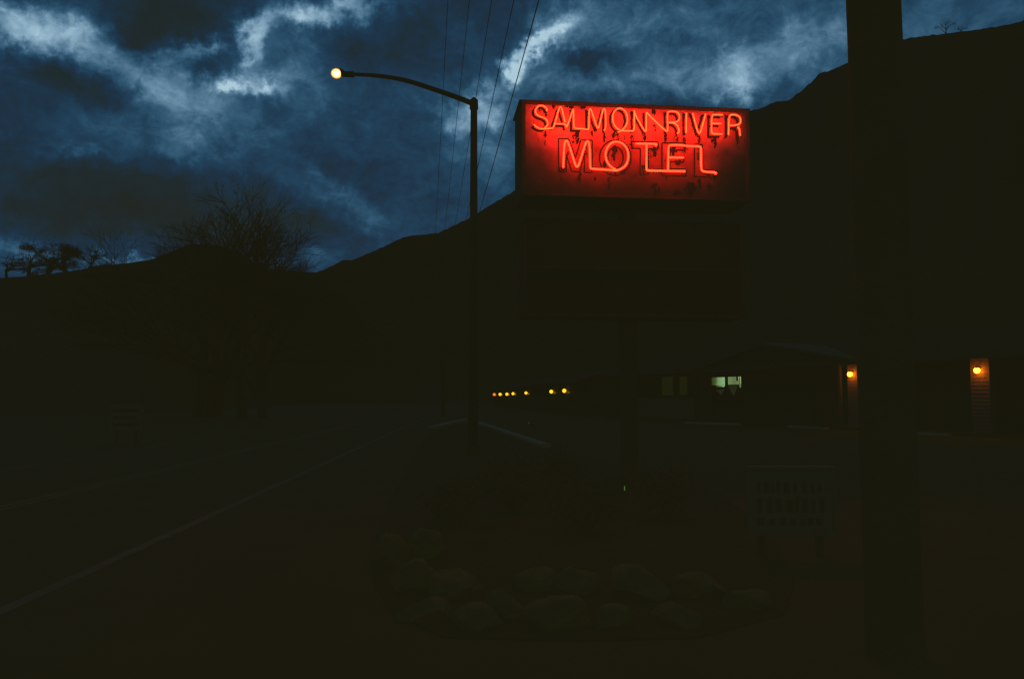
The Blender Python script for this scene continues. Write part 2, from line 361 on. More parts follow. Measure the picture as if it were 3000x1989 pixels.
# ------------------------------------------------------------------ road
RD = R(2.9)                              # road runs 2.9 degrees left of straight ahead
rdir = Vector((-math.sin(RD), math.cos(RD), 0)); rlat = Vector((math.cos(RD), math.sin(RD), 0))
def strip(name, l0, l1, y0, y1, z, m, n=60):
    b_ = MB()
    for i in range(n + 1):
        t_ = y0 + (y1 - y0) * i / n
        for l in (l0, l1):
            p = rdir * t_ + rlat * l; b_.v.append((p.x, p.y, z))
    b_.f = [(2*i, 2*i+1, 2*i+3, 2*i+2) for i in range(n)]
    o = b_.build(name, m, fix=False); o['kind'] = 'structure'; return o
strip('road', -11.2, -2.4, -40, 320, .004, M['asphalt'])
strip('road_edge_line', -3.56, -3.43, -40, 320, .008, M['white_paint'])
strip('road_edge_line', -10.15, -10.02, -40, 320, .008, M['white_paint'])
strip('road_centre_line', -6.86, -6.77, -40, 320, .008, M['yellow_paint'])
strip('road_centre_line', -6.66, -6.57, -40, 320, .008, M['yellow_paint'])
lot = MB().poly([(-2.35, -6, .002), (30, -6, .004), (24, 28, .004), (9, 62, .004), (4, 80, .004), (-4, 158, .004), (-10, 158, .004), (-6.1, 75, .002)]).build('parking_lot', M['lot']); lot['kind'] = 'structure'

def kerb(pa, pb, wd, h, label):
    a = ground_at(*pa); b_ = ground_at(*pb); d = (b_ - a); Lk = d.length
    o = empty('kerb', a, math.atan2(d.y, d.x), label, 'kerb')
    seg = max(1, round(Lk / 3)); s_ = Lk / seg
    for i in range(seg):
        c = .03; x0, x1 = i * s_ + .01, (i + 1) * s_ - .01
        MB().prism([(-wd/2, 0), (wd/2, 0), (wd/2, h - c), (wd/2 - c, h), (-wd/2 + c, h), (-wd/2, h - c)], 'x', x0, x1).build('kerb_stone', M['concrete'], o)
    return o
kerb((1600, 1312), (1397, 1240), .30, .13, 'pale concrete kerb slanting down to the right below the far porch lights, faintly red at its near end')
kerb((1264, 1256), (1362, 1232), .42, .13, 'short pale kerb on the left of the street lamp foot, catching blue sky light')

# planting island beneath the sign
isl = [ground_at(u, v) for u, v in [(1378,1238),(1320,1247),(1262,1260),(1225,1320),(1150,1450),(1085,1600),(1090,1700),(1150,1800),(1300,1870),(1700,1880),(2050,1870),(2300,1800),(2330,1700),(2260,1560),(2100,1440),(1850,1370),(1612,1314),(1480,1266)]]
MB().poly([(p.x, p.y, .012) for p in isl]).build('planting_bed', M['soil'])['kind'] = 'structure'

def rock(u, v, wpx, hpx, label, seed, tilt=0):
    """angular fieldstone: a ball cut by random planes, roughened"""
    p = ground_at(u, v); D = p.y; rx = wpx / F * D / 2; rz = hpx / F * D * .56
    bm = bmesh.new(); bmesh.ops.create_icosphere(bm, subdivisions=5, radius=1)
    rnd = random.Random(seed); off = Vector((seed * 3.7, seed * 1.3, 0))
    pl = [(Vector([rnd.gauss(0, 1) for _ in range(3)]).normalized(), rnd.uniform(.62, .95)) for _ in range(11)]
    rot = Matrix.Rotation(R(tilt), 3, 'Y')
    for q in bm.verts:
        n = q.co.normalized(); k = 1.05
        for pn, pd in pl:
            dt_ = n.dot(pn)
            if dt_ > .05: k = min(k, pd / dt_)
        k *= 1 + .10 * noise.noise(n * 1.6 + off) + .05 * noise.noise(n * 5 + off) + .02 * noise.noise(n * 14 + off)
        c = n * k; c = rot @ Vector((c.x * rx, c.y * rx * .8, c.z * rz)); q.co = c + Vector((0, 0, rz * .55))
        if q.co.z < -.03: q.co.z = -.03
    me = bpy.data.meshes.new('boulder'); bm.to_mesh(me); bm.free()
    for f in me.polygons: f.use_smooth = True
    me.materials.append(M['rock'])
    o = bpy.data.objects.new('boulder', me); COL.objects.link(o); o.location = (p.x, p.y + rx * .55, 0)
    tag(o, label, 'boulder', 'boulders edging the planting bed')
rocks = [(1150,1665,95,110,'tall angular stone at the left tip of the rock border',-25),
 (1245,1640,110,100,'small peaked stone behind the left tip of the border',15),
 (1205,1745,130,110,'greenish stone low on the left flank of the border',-10),
 (1335,1760,190,95,'flat-topped stone forming a ledge on the left side',4),
 (1250,1830,180,75,'long low stone at the lower left corner of the border',-4),
 (1395,1850,170,80,'wedge stone in the front row, second from the left',18),
 (1480,1815,120,85,'small steep stone in the middle of the left half',28),
 (1640,1850,220,110,'largest sloping slab at the centre of the front row',16),
 (1575,1735,150,70,'left one of two humped stones in the back row',-8),
 (1690,1745,170,80,'right one of two humped stones in the back row',6),
 (1870,1765,190,110,'big domed stone right of the two humped ones',5),
 (1800,1845,130,70,'small stone beside the largest slab',-12),
 (1995,1845,150,75,'low greenish stone in the right half of the front row',8),
 (2060,1755,160,75,'long stone in the back row right of the big dome',4),
 (2200,1790,140,60,'last stone at the right end of the border',-6)]
for i, (u, v, a, b_, lab, tl) in enumerate(rocks): rock(u, v, a, b_, lab, i + 2, tl)

def shrub(u, v, r, h, label, seed):
    p = ground_at(u, v); rnd = random.Random(seed); o = empty('shrub', p, 0, label, 'shrub', 'shrubs under the neon sign')
    st = MB(); lf = MB()
    for i in range(40):
        a = rnd.uniform(0, 6.28); rr = rnd.uniform(.1, 1) * r; hh = h * rnd.uniform(.5, 1)
        tip = (math.cos(a) * rr, math.sin(a) * rr, hh * (1 - .35 * (rr / r) ** 2))
        mid = (tip[0] * .4, tip[1] * .4, tip[2] * .6)
        st.tube([(0, 0, 0), mid, tip], [.012, .007, .002], 4)
        for k in range(26):
            t_ = rnd.uniform(.35, 1.05); c = Vector(mid).lerp(Vector(tip), (t_ - .35) / .65) + Vector([rnd.gauss(0, .07) for _ in range(3)])
            d1 = Vector([rnd.gauss(0, 1) for _ in range(3)]).normalized() * .05; d2 = d1.orthogonal().normalized() * .018
            lf.poly([c - d1, c + d2, c + d1, c - d2])
    st.build('stem', M['bark'], o, fix=False); lf.build('foliage', M['shrub'], o, fix=False)
shrub(1330,1540,.45,.55,'low dark shrub nearest the left end of the bed',1)
shrub(1500,1500,.6,.8,'dark shrub left of the sign post, second from the left end',2)
shrub(1720,1560,.55,.6,'rounded dark shrub nearest the viewer, left of the sign post',3)
shrub(1960,1520,.6,.75,'dark shrub right of the sign post',4)
shrub(1640,1450,.6,.7,'dark shrub farthest back in the middle of the bed',5)

# ------------------------------------------------------------------ neon motel sign
p0 = at(1529, 293, 12.5)
SF = Frame((p0.x, p0.y), R(6.2))
sign = empty('neon_sign', (p0.x, p0.y, 0), R(6.2), 'lit red neon sign reading SALMON RIVER MOTEL on a weathered box atop a post', 'neon sign')
ST = .15                                     # tubes stand off the face
x1, _ = SF.hit(2195, 323, 0); _, zt = SF.hit(1529, 293, 0); _, zb = SF.hit(1540, 572, 0)
W, DEP = x1, 1.0
LIP = .07
fx0 = SF.hit(1539, 400, .03)[0]; fx1 = SF.hit(2184, 400, .03)[0]; fzt = SF.hit(1540, 306, .03)[1]
MB().box((0, .05, zb), (W, DEP, zt)).build('cabinet', M['signmetal'], sign)
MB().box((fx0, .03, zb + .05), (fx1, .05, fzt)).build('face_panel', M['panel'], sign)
fr = MB(); fr.box((0, 0, zb), (fx0, .048, zt)); fr.box((fx1, 0, zb), (W, .048, zt)); fr.box((fx0, 0, fzt), (fx1, .048, zt)); fr.box((fx0, 0, zb), (fx1, .048, zb + .05))
fr.build('frame', M['signmetal'], sign)
MB().box((-.04, .02, zt), (W + .03, DEP, zt + .012)).build('top_cap', M['signmetal'], sign)
cx0, cz_ = SF.hit(1828, 1430, .38); cx1 = SF.hit(1872, 1430, .38)[0]
po = MB().prism([(cx0, .38), (cx1, .38), (cx1, .62), (cx0, .62)], 'z', 0, zb).build('post', M['steelpost'], sign)
MB().box((cx0 - .12, .26, 0), (cx1 + .12, .74, .05)).build('base_plate', M['steelpost'], po)
MB().box((cx0 + .002, .372, cz_ - .035), (cx0 + .016, .38, cz_ + .035)).build('reflector', M['refl'], po)

lp0, lz1 = SF.hit(1535, 640, .12); lp1, _ = SF.hit(2178, 660, .12); _, lz0 = SF.hit(1535, 925, .12)
lo_ = MB().box((lp0, .14, lz0), (lp1, .86, lz1)).build('lower_panel', M['wire'], sign)
rl = MB(); fw = .05
for q in (((lp0, .11, lz0), (lp0 + fw, .138, lz1)), ((lp1 - fw, .11, lz0), (lp1, .138, lz1)), ((lp0 + fw, .11, lz0), (lp1 - fw, .138, lz0 + fw)), ((lp0 + fw, .11, (lz0 + lz1) / 2 - .02), (lp1 - fw, .138, (lz0 + lz1) / 2 + .02))): rl.box(*q)
rl.build('panel_frame', M['darkmetal'], lo_)
SA, SB, SC_ = (1500, 270, 6.2237), (1840, 280, 6.2237), (1600, 390, 4.0776)
def px(sys, p): return (sys[0] + p[0] / sys[2], sys[1] + p[1] / sys[2])
def tube_pts(sys, pts, y=-ST):
    out = []
    for p in pts:
        x, z = SF.hit(*px(sys, p), y); out.append((x, y, z))
    return out
S_ = [(635,350),(645,315),(600,268),(535,245),(470,262),(425,325),(430,390),(480,435),(560,462),(625,495),(658,555),(645,610),(590,665)]
O_ = [(1975,700),(1900,655),(1850,575),(1832,480),(1850,380),(1900,315),(1965,295),(2030,315),(2085,380),(2110,480),(2100,570),(2060,650),(1990,705),(1935,738)]
R1 = [(690,650),(716,655),(726,630),(715,330),(740,292),(850,292),(920,320),(945,400),(925,460),(880,490),(740,495)]
top_tubes = [('S', SA, S_), ('AL', SA, [(405,595),(440,635),(500,668),(560,675),(650,668),(735,663),(762,645),(860,290),(885,272),(908,290),(968,555)]),
 ('A', SA, [(805,580),(960,585),(985,600),(995,665),(1110,330),(1122,306),(1125,640),(1150,668),(1290,668),(1340,685),(1390,685),(1405,660),(1405,330),(1425,305),(1445,325),(1550,650),(1568,662),(1585,650),(1655,330),(1680,305),(1705,330),(1712,650),(1682,704)]),
 ('O', SA, O_), ('N', SA, [(1965,706),(2100,710),(2200,713),(2228,700),(2230,500),(2230,340)]),
 ('N', SB, [(114,275),(120,335),(290,640),(315,658),(335,635),(330,290),(362,340),(600,570)] + R1),
 ('R', SB, [(745,500),(840,505),(900,545),(930,620),(928,675),(898,700)]), ('I', SB, [(1062,322),(1060,685)]),
 ('V', SB, [(1180,326),(1270,670),(1300,693),(1325,670),(1414,340)]),
 ('E', SB, [(1722,357),(1560,350),(1528,372),(1522,510),(1520,680),(1550,702),(1715,707)]), ('E', SB, [(1535,514),(1700,516)]),
 ('R', SB, [(1832,722),(1840,400),(1870,352),(1960,355),(2030,385),(2058,450),(2040,520),(1980,545),(1860,550)]), ('R', SB, [(2000,575),(2035,620),(2042,735)])]
low_tubes = [('M', [(205,415),(215,130),(238,84),(265,110),(350,390),(370,408),(390,390),(470,120),(495,94),(520,122),(525,405),(535,427),(560,429),(800,445)]),
 ('O', [(845,449),(740,380),(703,270),(725,180),(780,115),(850,101),(920,128),(970,190),(987,280),(965,370),(920,420),(842,452),(800,446)]),
 ('T', [(1065,128),(1312,129),(1322,136),(1303,154)]), ('T', [(1200,140),(1198,425),(1204,448),(1230,451),(1660,458)]),
 ('E', [(1455,447),(1459,300),(1459,165),(1480,144),(1630,147),(1680,157),(1835,160),(1853,180),(1850,430),(1872,464),(2038,471),(2018,492)]), ('E', [(1462,293),(1642,295)])]
def neon_part(paths, rad, m, flip_y=-ST):
    for sys, pts in paths:
        P3 = smooth_path(tube_pts(sys, pts, flip_y), 2)
        tb = MB().tube(P3, rad, 8).build('neon_tube', m, sign, smooth=True)
        # standoffs and electrode ends
        for q in (P3[0], P3[-1]):
            MB().tube([q, (q[0], .028, q[2])], .007, 6).build('tube_support', M['darkmetal'], tb)
neon_part([(s_, p_) for _, s_, p_ in top_tubes], .0098, M['neon'])
neon_part([(SC_, p_) for _, p_ in low_tubes], .0140, M['neon2'], -ST - .012)

# painted letters on the face (flat, thin)
lay = [0]
def nexty():
    lay[0] += 1; return .0295 - .0003 * lay[0]
def face_pts(sys, pts, dx=0, dy=0): 
    return [SF.hit(*px(sys, (p[0] + dx, p[1] + dy)), .03) for p in pts]
def ribbon(b_, pts, wdt, y):
    pts = [Vector((p[0], p[1])) for p in pts]; n = len(b_.v); k = len(pts)
    for i, p in enumerate(pts):
        d0 = (pts[i] - pts[i-1]).normalized() if i else (pts[1] - pts[0]).normalized()
        d1 = (pts[i+1] - pts[i]).normalized() if i < k-1 else d0
        d = (d0 + d1); d = d.normalized() if d.length > .1 else d0
        nn = Vector((-d.y, d.x)); cs = max(.55, nn.dot(Vector((-d0.y, d0.x))))
        hw = wdt / 2 / cs
        b_.v.append((p.x + nn.x*hw, y, p.y + nn.y*hw)); b_.v.append((p.x - nn.x*hw, y, p.y - nn.y*hw))
    b_.f += [(n+2*i, n+2*i+1, n+2*i+3, n+2*i+2) for i in range(k-1)]
def sm2(pts, it=2):
    return [(p.x, p.z) for p in smooth_path([(a, 0, c) for a, c in pts], it)]
PLW = .043
painted = [('S', SA, [S_ + [(560,675),(500,668),(440,635),(405,595)]], -46, 36, 1), ('A', SA, [[(745,668),(885,272)], [(885,272),(1000,668)], [(800,585),(975,585)]], -48, 38, 0),
 ('L', SA, [[(1120,290),(1122,692)], [(1100,672),(1292,676)]], -48, 38, 0), ('M', SA, [[(1405,685),(1405,295)], [(1420,295),(1568,690)], [(1568,690),(1690,300)], [(1712,300),(1714,690)]], -50, 36, 0),
 ('O', SA, [O_[:-1]], -50, 36, 1), ('N', SA, [[(2232,712),(2232,325)]], -52, 34, 0), ('N', SB, [[(116,270),(325,658)], [(335,670),(335,285)]], -52, 34, 0),
 ('R', SB, [[(720,670),(720,292)], [(716,296),(850,292),(920,320),(945,400),(925,460),(880,490),(740,495)], [(745,500),(840,505),(900,545),(930,620),(928,675)]], -54, 38, 1),
 ('I', SB, [[(1063,300),(1062,690)]], -54, 36, 0), ('V', SB, [[(1184,300),(1298,700)], [(1298,700),(1410,320)]], -56, 38, 0),
 ('E', SB, [[(1524,320),(1520,715)], [(1505,354),(1720,357)], [(1530,514),(1695,516)], [(1505,712),(1720,714)]], -60, 46, 0),
 ('R', SB, [[(1842,320),(1842,735)], [(1842,352),(1960,355),(2030,385),(2058,450),(2040,520),(1980,545),(1860,550)], [(1900,552),(2000,575),(2035,620),(2042,760)]], -62, 42, 1)]
for ltr, sys, paths, dx, dy, rnd_ in painted:
    b_ = MB()
    for p in paths:
        q = face_pts(sys, p, dx, dy)
        if rnd_ and len(q) > 2: q = sm2(q, 2)
        ribbon(b_, q, PLW, nexty())
    b_.build('painted_letter', M['letterpaint'], sign, fix=False)
lay[0] = 0
def ell(cx, cy, rx, ry, n=48): return [(cx + rx*math.cos(2*math.pi*i/n), cy + ry*math.sin(2*math.pi*i/n)) for i in range(n + 1)]
outl = [[[(148,70),(270,72),(350,300),(415,85),(550,88),(548,475),(455,472),(462,240),(400,468),(305,462),(240,255),(240,465),(148,462),(148,70)]],
 [ell(825,299,188,211), ell(827,297,92,128)],
 [[(1020,105),(1020,185),(1125,187),(1122,498),(1218,500),(1222,190),(1335,192),(1335,112),(1020,105)]],
 [[(1382,122),(1660,126),(1660,208),(1480,205),(1478,282),(1642,288),(1642,352),(1476,345),(1476,430),(1668,438),(1668,518),(1382,510),(1382,122)]],
 [[(1770,140),(1862,142),(1862,445),(2045,455),(2045,532),(1770,522),(1770,140)]]]
for grp in outl:
    b_ = MB()
    for loop in grp:
        q = face_pts(SC_, loop)
        if len(loop) > 20: ribbon(b_, q, .024, nexty())
        else:
            for a, c in zip(q, q[1:]): ribbon(b_, [a, c], .024, nexty())
    b_.build('painted_letter', M['letterpaint'], sign, fix=False)
# peeled, rusty patches hanging below the tubes
stn = MB(); rs = random.Random(5)
def blot(sys, cx, cy, hw, hh, dens=1.0):
    k = int(26 * dens)
    for i in range(k):
        t_ = rs.random(); yy = cy - hh + 2*hh*t_; taper = math.sin(math.pi * min(1, .15 + t_ * .85)) ** .6
        xx = cx + rs.gauss(0, .42) * hw * taper
        r0 = hw * rs.uniform(.12, .42); n = rs.randint(5, 8); ph = rs.random()
        loop = [(xx + math.cos(6.283*(j+ph)/n) * r0 * rs.uniform(.5, 1.3), yy + math.sin(6.283*(j+ph)/n) * r0 * rs.uniform(.8, 2.2)) for j in range(n)]
        y = .0242 - .00001 * (len(stn.f) % 120)
        stn.poly([(a, y, c) for a, c in face_pts(sys, loop)])
for a in [(605,765,32,70),(600,930,20,45),(1110,800,20,50),(1200,820,28,85),(1460,765,28,60),(1680,800,34,110,1.6),(1930,800,36,65),(1850,790,40,45),(2050,830,14,40),(2180,860,45,130),
          (760,270,50,20,.5),(1060,270,50,20,.5),(1300,270,60,22,.7),(1000,260,40,14,.4),(620,400,24,40),(685,455,14,14,.4),(500,340,22,35,.5)]: blot(SA, *a)
for a in [(300,750,36,75,1.4),(685,770,36,95,1.6),(890,770,30,75),(1020,780,34,95,1.5),(1290,790,38,75),(1580,850,45,100),(1990,760,34,130,1.8),(495,590,36,50,.7),(620,370,16,60,.4),(1160,600,22,80,.6),(1660,640,14,34,.3),(1530,820,40,30,.6),(470,300,60,30,.4)]: blot(SB, *a)
for a in [(815,240,45,85,1.7),(1520,215,40,48,1.2),(1655,205,24,40,.7),(1300,225,38,60,1.1),(1250,230,14,30,.4),(400,525,26,65,1),(585,550,20,22,.8),(750,600,24,75,1.1),(1435,520,14,38,.7),(1835,600,34,50,.9),(1300,670,45,60,.8),(1720,670,60,55,.8),(1550,720,50,30,.5),(1950,650,50,30,.4),
          (195,435,34,18,1),(260,220,18,70,.7),(480,220,18,50,.6),(700,385,30,40,.7),(900,450,40,28,.7),(830,480,16,22,.5),(1160,430,24,50,.7),(1815,260,22,80,.9),(1940,500,30,24,.7),(2015,520,26,24,.9),(370,60,36,70,.9),(1560,355,50,16,.4),(330,80,20,50,.5)]: blot(SC_, *a)
stn.build('peeled_patches', M['stain'], sign, fix=False)

# ------------------------------------------------------------------ street lamp
DL = 22.0
base = at(1386, 1333, DL); base.z = 0
top = at(1388.5, 292, DL); lt = at(986, 217, DL)
lamp = empty('street_lamp', (base.x, base.y, 0), 0, 'tall dark street lamp with long curved arm and one glowing head over the road', 'street lamp')
def rel(u, v, Y=DL):
    p = at(u, v, Y); return (p.x - base.x, 0, p.z)
tp = rel(1388.5, 292)
MB().tube([(0, 0, 0), (0, 0, 3), tp], [.135, .12, .095], 16).build('pole', M['darkmetal'], lamp, smooth=True)
MB().tube([(0, 0, 0), (0, 0, .25), (0, 0, .27)], [.2, .19, .12], 12).build('base_plate', M['darkmetal'], lamp)
MB().tube([(tp[0], 0, tp[2] - .28), (tp[0], 0, tp[2] - .02), (tp[0], 0, tp[2] + .06)], [.125, .115, .03], 12).build('pole_cap', M['darkmetal'], lamp)
arm = [rel(u, v) for u, v in [(1382,303),(1340,286),(1270,262),(1205,240),(1150,228),(1100,222),(1060,219.5),(1034,218.5)]]
ap = smooth_path(arm, 2); n_ = len(ap)
MB().tube(ap, [.078 - .03 * i / (n_ - 1) for i in range(n_)], 10).build('arm', M['darkmetal'], lamp, smooth=True)
h0, h1 = rel(1036, 219), rel(986, 217)
hd = MB(); zc = h0[2]; xx0, xx1 = h0[0] + .02, h1[0] - .02
hd.tube([(xx0, 0, zc), (xx0 - .02, 0, zc), (xx0 - .28, 0, zc + .01), (xx0 - .34, 0, zc + .03), (h1[0] + .1, 0, zc + .08), (xx1 - .05, 0, zc + .06)], [.05, .085, .085, .1, .1, .03], 14)
hd.build('lamp_head', M['darkmetal'], lamp, smooth=True)
g = bpy.data.materials.new('street_lamp_glass'); g.use_nodes = True; N = g.node_tree.nodes; L = g.node_tree.links; N.remove(N['Principled BSDF'])
e = N.new('ShaderNodeEmission'); lw = N.new('ShaderNodeLayerWeight'); lw.inputs[0].default_value = .5
cr2 = N.new('ShaderNodeValToRGB'); q = cr2.color_ramp.elements; q[0].position = 0; q[0].color = (3.4, 2.5, 1.1, 1); q[1].position = 1; q[1].color = (.10, .07, .04, 1)
k_ = q.new(.22); k_.color = (2.0, 1.1, .30, 1); k_ = q.new(.45); k_.color = (1.0, .42, .05, 1); k_ = q.new(.72); k_.color = (.30, .13, .03, 1)
L.new(lw.outputs['Facing'], cr2.inputs[0]); L.new(cr2.outputs[0], e.inputs[0]); e.inputs[1].default_value = 1.6; L.new(e.outputs[0], N['Material Output'].inputs[0])
MB().ball((h1[0], -.02, h1[2]), (.155, .155, .14), 24, 14).build('lens', g, lamp, smooth=True)

# ------------------------------------------------------------------ utility pole and wires
pb = at(2622, 1906, 5.0); pb.z = 0
up = empty('utility_pole', (pb.x, pb.y, 0), 0, 'thick dark wooden utility pole rising past the top of the picture at the right', 'utility pole')
m_ = MB(); PH = 10.6
rr0 = 24; pts_ = []
seg = 28; lv = 60
for i in range(lv + 1):
    z = PH * i / lv; r_ = (.166 - .008 * z / PH)
    for j in range(seg):
        a = 2*math.pi*j/seg; k = 1 + .03 * noise.noise((math.cos(a)*2.2, math.sin(a)*2.2, z*.5)) + .035 * noise.noise((math.cos(a)*6, math.sin(a)*6, z*2.4))
        m_.v.append((r_*k*math.cos(a), r_*k*math.sin(a), z))
for i in range(lv):
    for j in range(seg):
        j2 = (j+1) % seg; m_.f.append((i*seg+j, i*seg+j2, (i+1)*seg+j2, (i+1)*seg+j))
m_.f.append(tuple(lv*seg+j for j in range(seg)))
m_.build('pole', M['polewood'], up, smooth=True, fix=False)
VW = math.atan((1500 - 1250) / F); wdir = Vector((-math.sin(VW), math.cos(VW), 0)); wlat = Vector((math.cos(VW), math.sin(VW), 0))
wires = [(.0456, .0065, 'leftmost faint overhead wire, nearly vertical in the sky'), (.0989, .0065, 'second overhead wire from the left'), (.154, .0075, 'middle overhead wire passing behind the street lamp pole top'),
         (.209, .009, 'fourth overhead wire from the left, crossing behind the lamp pole'), (.271, .013, 'thickest and rightmost overhead wire, slanting past the bright cloud gap')]
HW = 8.2
al, ar = -.6, 2.75
crs = MB().box((al - pb.x, -.06 - .19, HW + 1.6 - .26), (ar - pb.x, .06 - .19, HW + 1.6 - .14)).build('crossarm', M['polewood'], up)
for lat, rad, lab in wires:
    l = lat * HW
    A = wlat * l + wdir * (-30); B_ = wlat * l + wdir * 64
    wpts = []
    for i in range(95):
        t_ = -30 + i; p = wlat * l + wdir * t_
        span0 = 5 if t_ >= 5 else -55; span1 = 64 if t_ >= 5 else 5
        q_ = (t_ - span0) / (span1 - span0); z = HW + 1.6 - 4 * .35 * q_ * (1 - q_) + .35 * 4 * .05
        wpts.append((p.x, p.y, z))
    o = MB().tube(wpts, rad, 6).build('overhead_wire', M['wire'], fix=False)
    tag(o, lab, 'wire', 'overhead wires along the road')
    pi_ = wlat * l + wdir * 5.0
    MB().tube([(pi_.x - pb.x, -.19, HW + 1.46), (pi_.x - pb.x, -.19, HW + 1.6)], [.035, .03], 8).build('insulator', M['darkmetal'], crs)
p2 = wlat * 1.3 + wdir * 64
u2 = empty('utility_pole', (p2.x, p2.y, 0), 0, 'distant utility pole lost against the dark hill beyond the street lamp', 'utility pole')
MB().tube([(0, 0, 0), (0, 0, 10.3)], [.17, .12], 12).build('pole', M['polewood'], u2, smooth=True)
MB().box((-1.2, -.2, 9.55), (1.2, -.1, 9.67)).build('crossarm', M['polewood'], u2)

# ------------------------------------------------------------------ motel office block
ga = ground_at(1870, 1230); gb = ground_at(3000, 1289)
dd = gb - ga; MF = Frame((ga.x, ga.y), math.atan2(dd.y, dd.x))
YP, YW = 1.0, 2.3                                # pier line, recessed wall line
office = empty('motel_office', (ga.x, ga.y, 0), MF.r, 'low dark motel block on the right with two green-lit windows and pale siding piers', 'building')
LX0 = MF.hit(1835, 1200, YW)[0]; LX1 = MF.hit(3000, 1200, YP)[0] + 7
def rect(u0, u1, v0, v1, y=YW):
    x0, z1 = MF.hit(u0, v0, y); x1_, z0 = MF.hit(u1, v1, y); _, zz = MF.hit(u0, v1, y)
    _, zt2 = MF.hit(u1, v0, y)
    return [x0, x1_, (z0 + zz) / 2, (z1 + zt2) / 2]
wins = [(rect(1934, 1974, 1101, 1160), 'dim'), (rect(1985, 2016, 1100, 1158), 'dim'), (rect(2079, 2175, 1102, 1182), 'lit')]
drs = [(MF.hit(2225, 1200, YW)[0], .95), (MF.hit(2640, 1200, YW)[0], .95), (MF.hit(2380, 1200, YW)[0], .95)]
holes = [tuple(r_) for r_, _ in wins] + [(x, x + w_, .13, 2.2) for x, w_ in drs]
xs = sorted({LX0, LX1} | {h[0] for h in holes} | {h[1] for h in holes}); H_W = 3.2
wall = MB()
def lap(b_, x0, x1_, z0, z1, y, th=.16, lip=.018):
    """lap siding: each board a slightly tilted strip"""
    bd = .155; k = math.floor(z0 / bd); z = z0
    while z < z1 - 1e-4:
        zn = min(z1, (k + 1) * bd); k += 1
        if zn - z > .004: b_.prism([(y - lip, z), (y + th, z), (y + th, zn), (y, zn)], 'x', x0, x1_)
        z = zn
for a, c in zip(xs, xs[1:]):
    mid = (a + c) / 2; z = 0; hs = sorted([h for h in holes if h[0] < mid < h[1]], key=lambda h: h[2])
    for h in hs:
        if h[2] > z: lap(wall, a, c, z, h[2], YW)
        z = h[3]
    lap(wall, a, c, z, H_W, YW)
wall.box((LX0, YW + .16, 0), (LX0 + .15, YW + 8, H_W)); wall.box((LX1 - .15, YW + .16, 0), (LX1, YW + 8, H_W)); wall.box((LX0, YW + 8, 0), (LX1, YW + 8.15, H_W))
wall.build('wall', M['siding'], office)
r_ = rect(1868, 2036, 1165, 1236)
MB().box((r_[0], YW - .06, .12), (r_[1], YW - .022, r_[3])).build('wainscot', M['palesiding'], office)
for r_, kind in wins:
    x0, x1_, z0, z1 = r_; wfr = MB(); t_ = .05
    for q in (((x0, YW - .03, z0), (x0 + t_, YW + .1, z1)), ((x1_ - t_, YW - .03, z0), (x1_, YW + .1, z1)), ((x0 + t_, YW - .03, z1 - t_), (x1_ - t_, YW + .1, z1)), ((x0 + t_, YW - .03, z0), (x1_ - t_, YW + .1, z0 + t_))): wfr.box(*q)
    if kind == 'lit':
        xm = MF.hit(2127, 1120, YW)[0]; wfr.box((xm - .07, YW - .03, z0 + t_), (xm + .07, YW + .1, z1 - t_))
    wo = wfr.build('window', M['trim'] if kind == 'dim' else M['door'], office)
    MB().box((x0 - .05, YW - .08, z0 - .05), (x1_ + .05, YW - .02, z0 - .004)).build('sill', M['trim'], wo)
    if kind == 'dim':
        MB().box((x0 + t_, YW + .12, z0 + t_), (x1_ - t_, YW + .14, z1 - t_)).build('curtain', M['win_dim'], wo)
    else:
        MB().box((x0 + t_, YW + .5, z0 + t_), (x1_ - t_, YW + .52, z1 - t_)).build('pane', M['glass'], wo)
        def q4(u0, u1, v0, v1, y, m, nm):
            a_ = rect(u0, u1, v0, v1, y); return MB().box((a_[0], y, a_[2]), (a_[1], y + .01, a_[3])).build(nm, m, wo)
        q4(2079, 2125, 1105, 1128, YW + .16, M['shade_left'], 'shade')
        q4(2129, 2175, 1102, 1126, YW + .16, M['shade_right'], 'shade')
        # uneven ragged lower edge and dim gaps between silhouettes of furniture
        def tri(ptsuv, y, m, nm):
            b2 = MB(); b2.prism([MF.hit(u, v, y) for u, v in ptsuv], 'y', y, y + .01); return b2.build(nm, m, wo)
        tri([(2094,1128),(2125,1128),(2120,1134),(2112,1132),(2100,1134)], YW + .17, M['shade_left'], 'shade')
        tri([(2165,1126),(2175,1126),(2172,1133),(2168,1136)], YW + .17, M['shade_right'], 'shade')
        tri([(2097,1142),(2124,1140),(2118,1146),(2113,1158),(2106,1150)], YW + .19, M['gap_dim'], 'lit_gap')
        tri([(2135,1130),(2160,1128),(2156,1145),(2149,1160),(2143,1150)], YW + .19, M['gap_dim'], 'lit_gap')
        sil = MB()
        a_ = MF.hit(2159, 1104, YW + .14); sil.box((a_[0] - .06, YW + .13, a_[1] - .24), (a_[0] + .1, YW + .14, a_[1] + .1))
        a_ = MF.hit(2167, 1104, YW + .14); sil.box((a_[0] - .02, YW + .13, a_[1] - .5), (a_[0] + .02, YW + .14, a_[1] + .1))
        sil.build('blind_cord', M['door'], wo)
for x, w_ in drs:
    d_ = MB().box((x + .03, YW + .05, .14), (x + w_ - .03, YW + .1, 2.18)).build('door', M['door'], office)
    MB().ball((x + w_ - .12, YW + .02, 1.1), .035, 8, 6).build('handle', M['brass'], d_)
    MB().box((x - .08, YW - .05, .13), (x, YW - .02, 2.28)).box((x + w_, YW - .05, .13), (x + w_ + .08, YW - .02, 2.28)).box((x, YW - .05, 2.2), (x + w_, YW - .02, 2.28)).build('door_frame', M['trim'], d_)
MB().box((LX0 - .3, YP - .35, 0), (LX1, YW + .1, .12)).build('porch_slab', M['lot'], office)
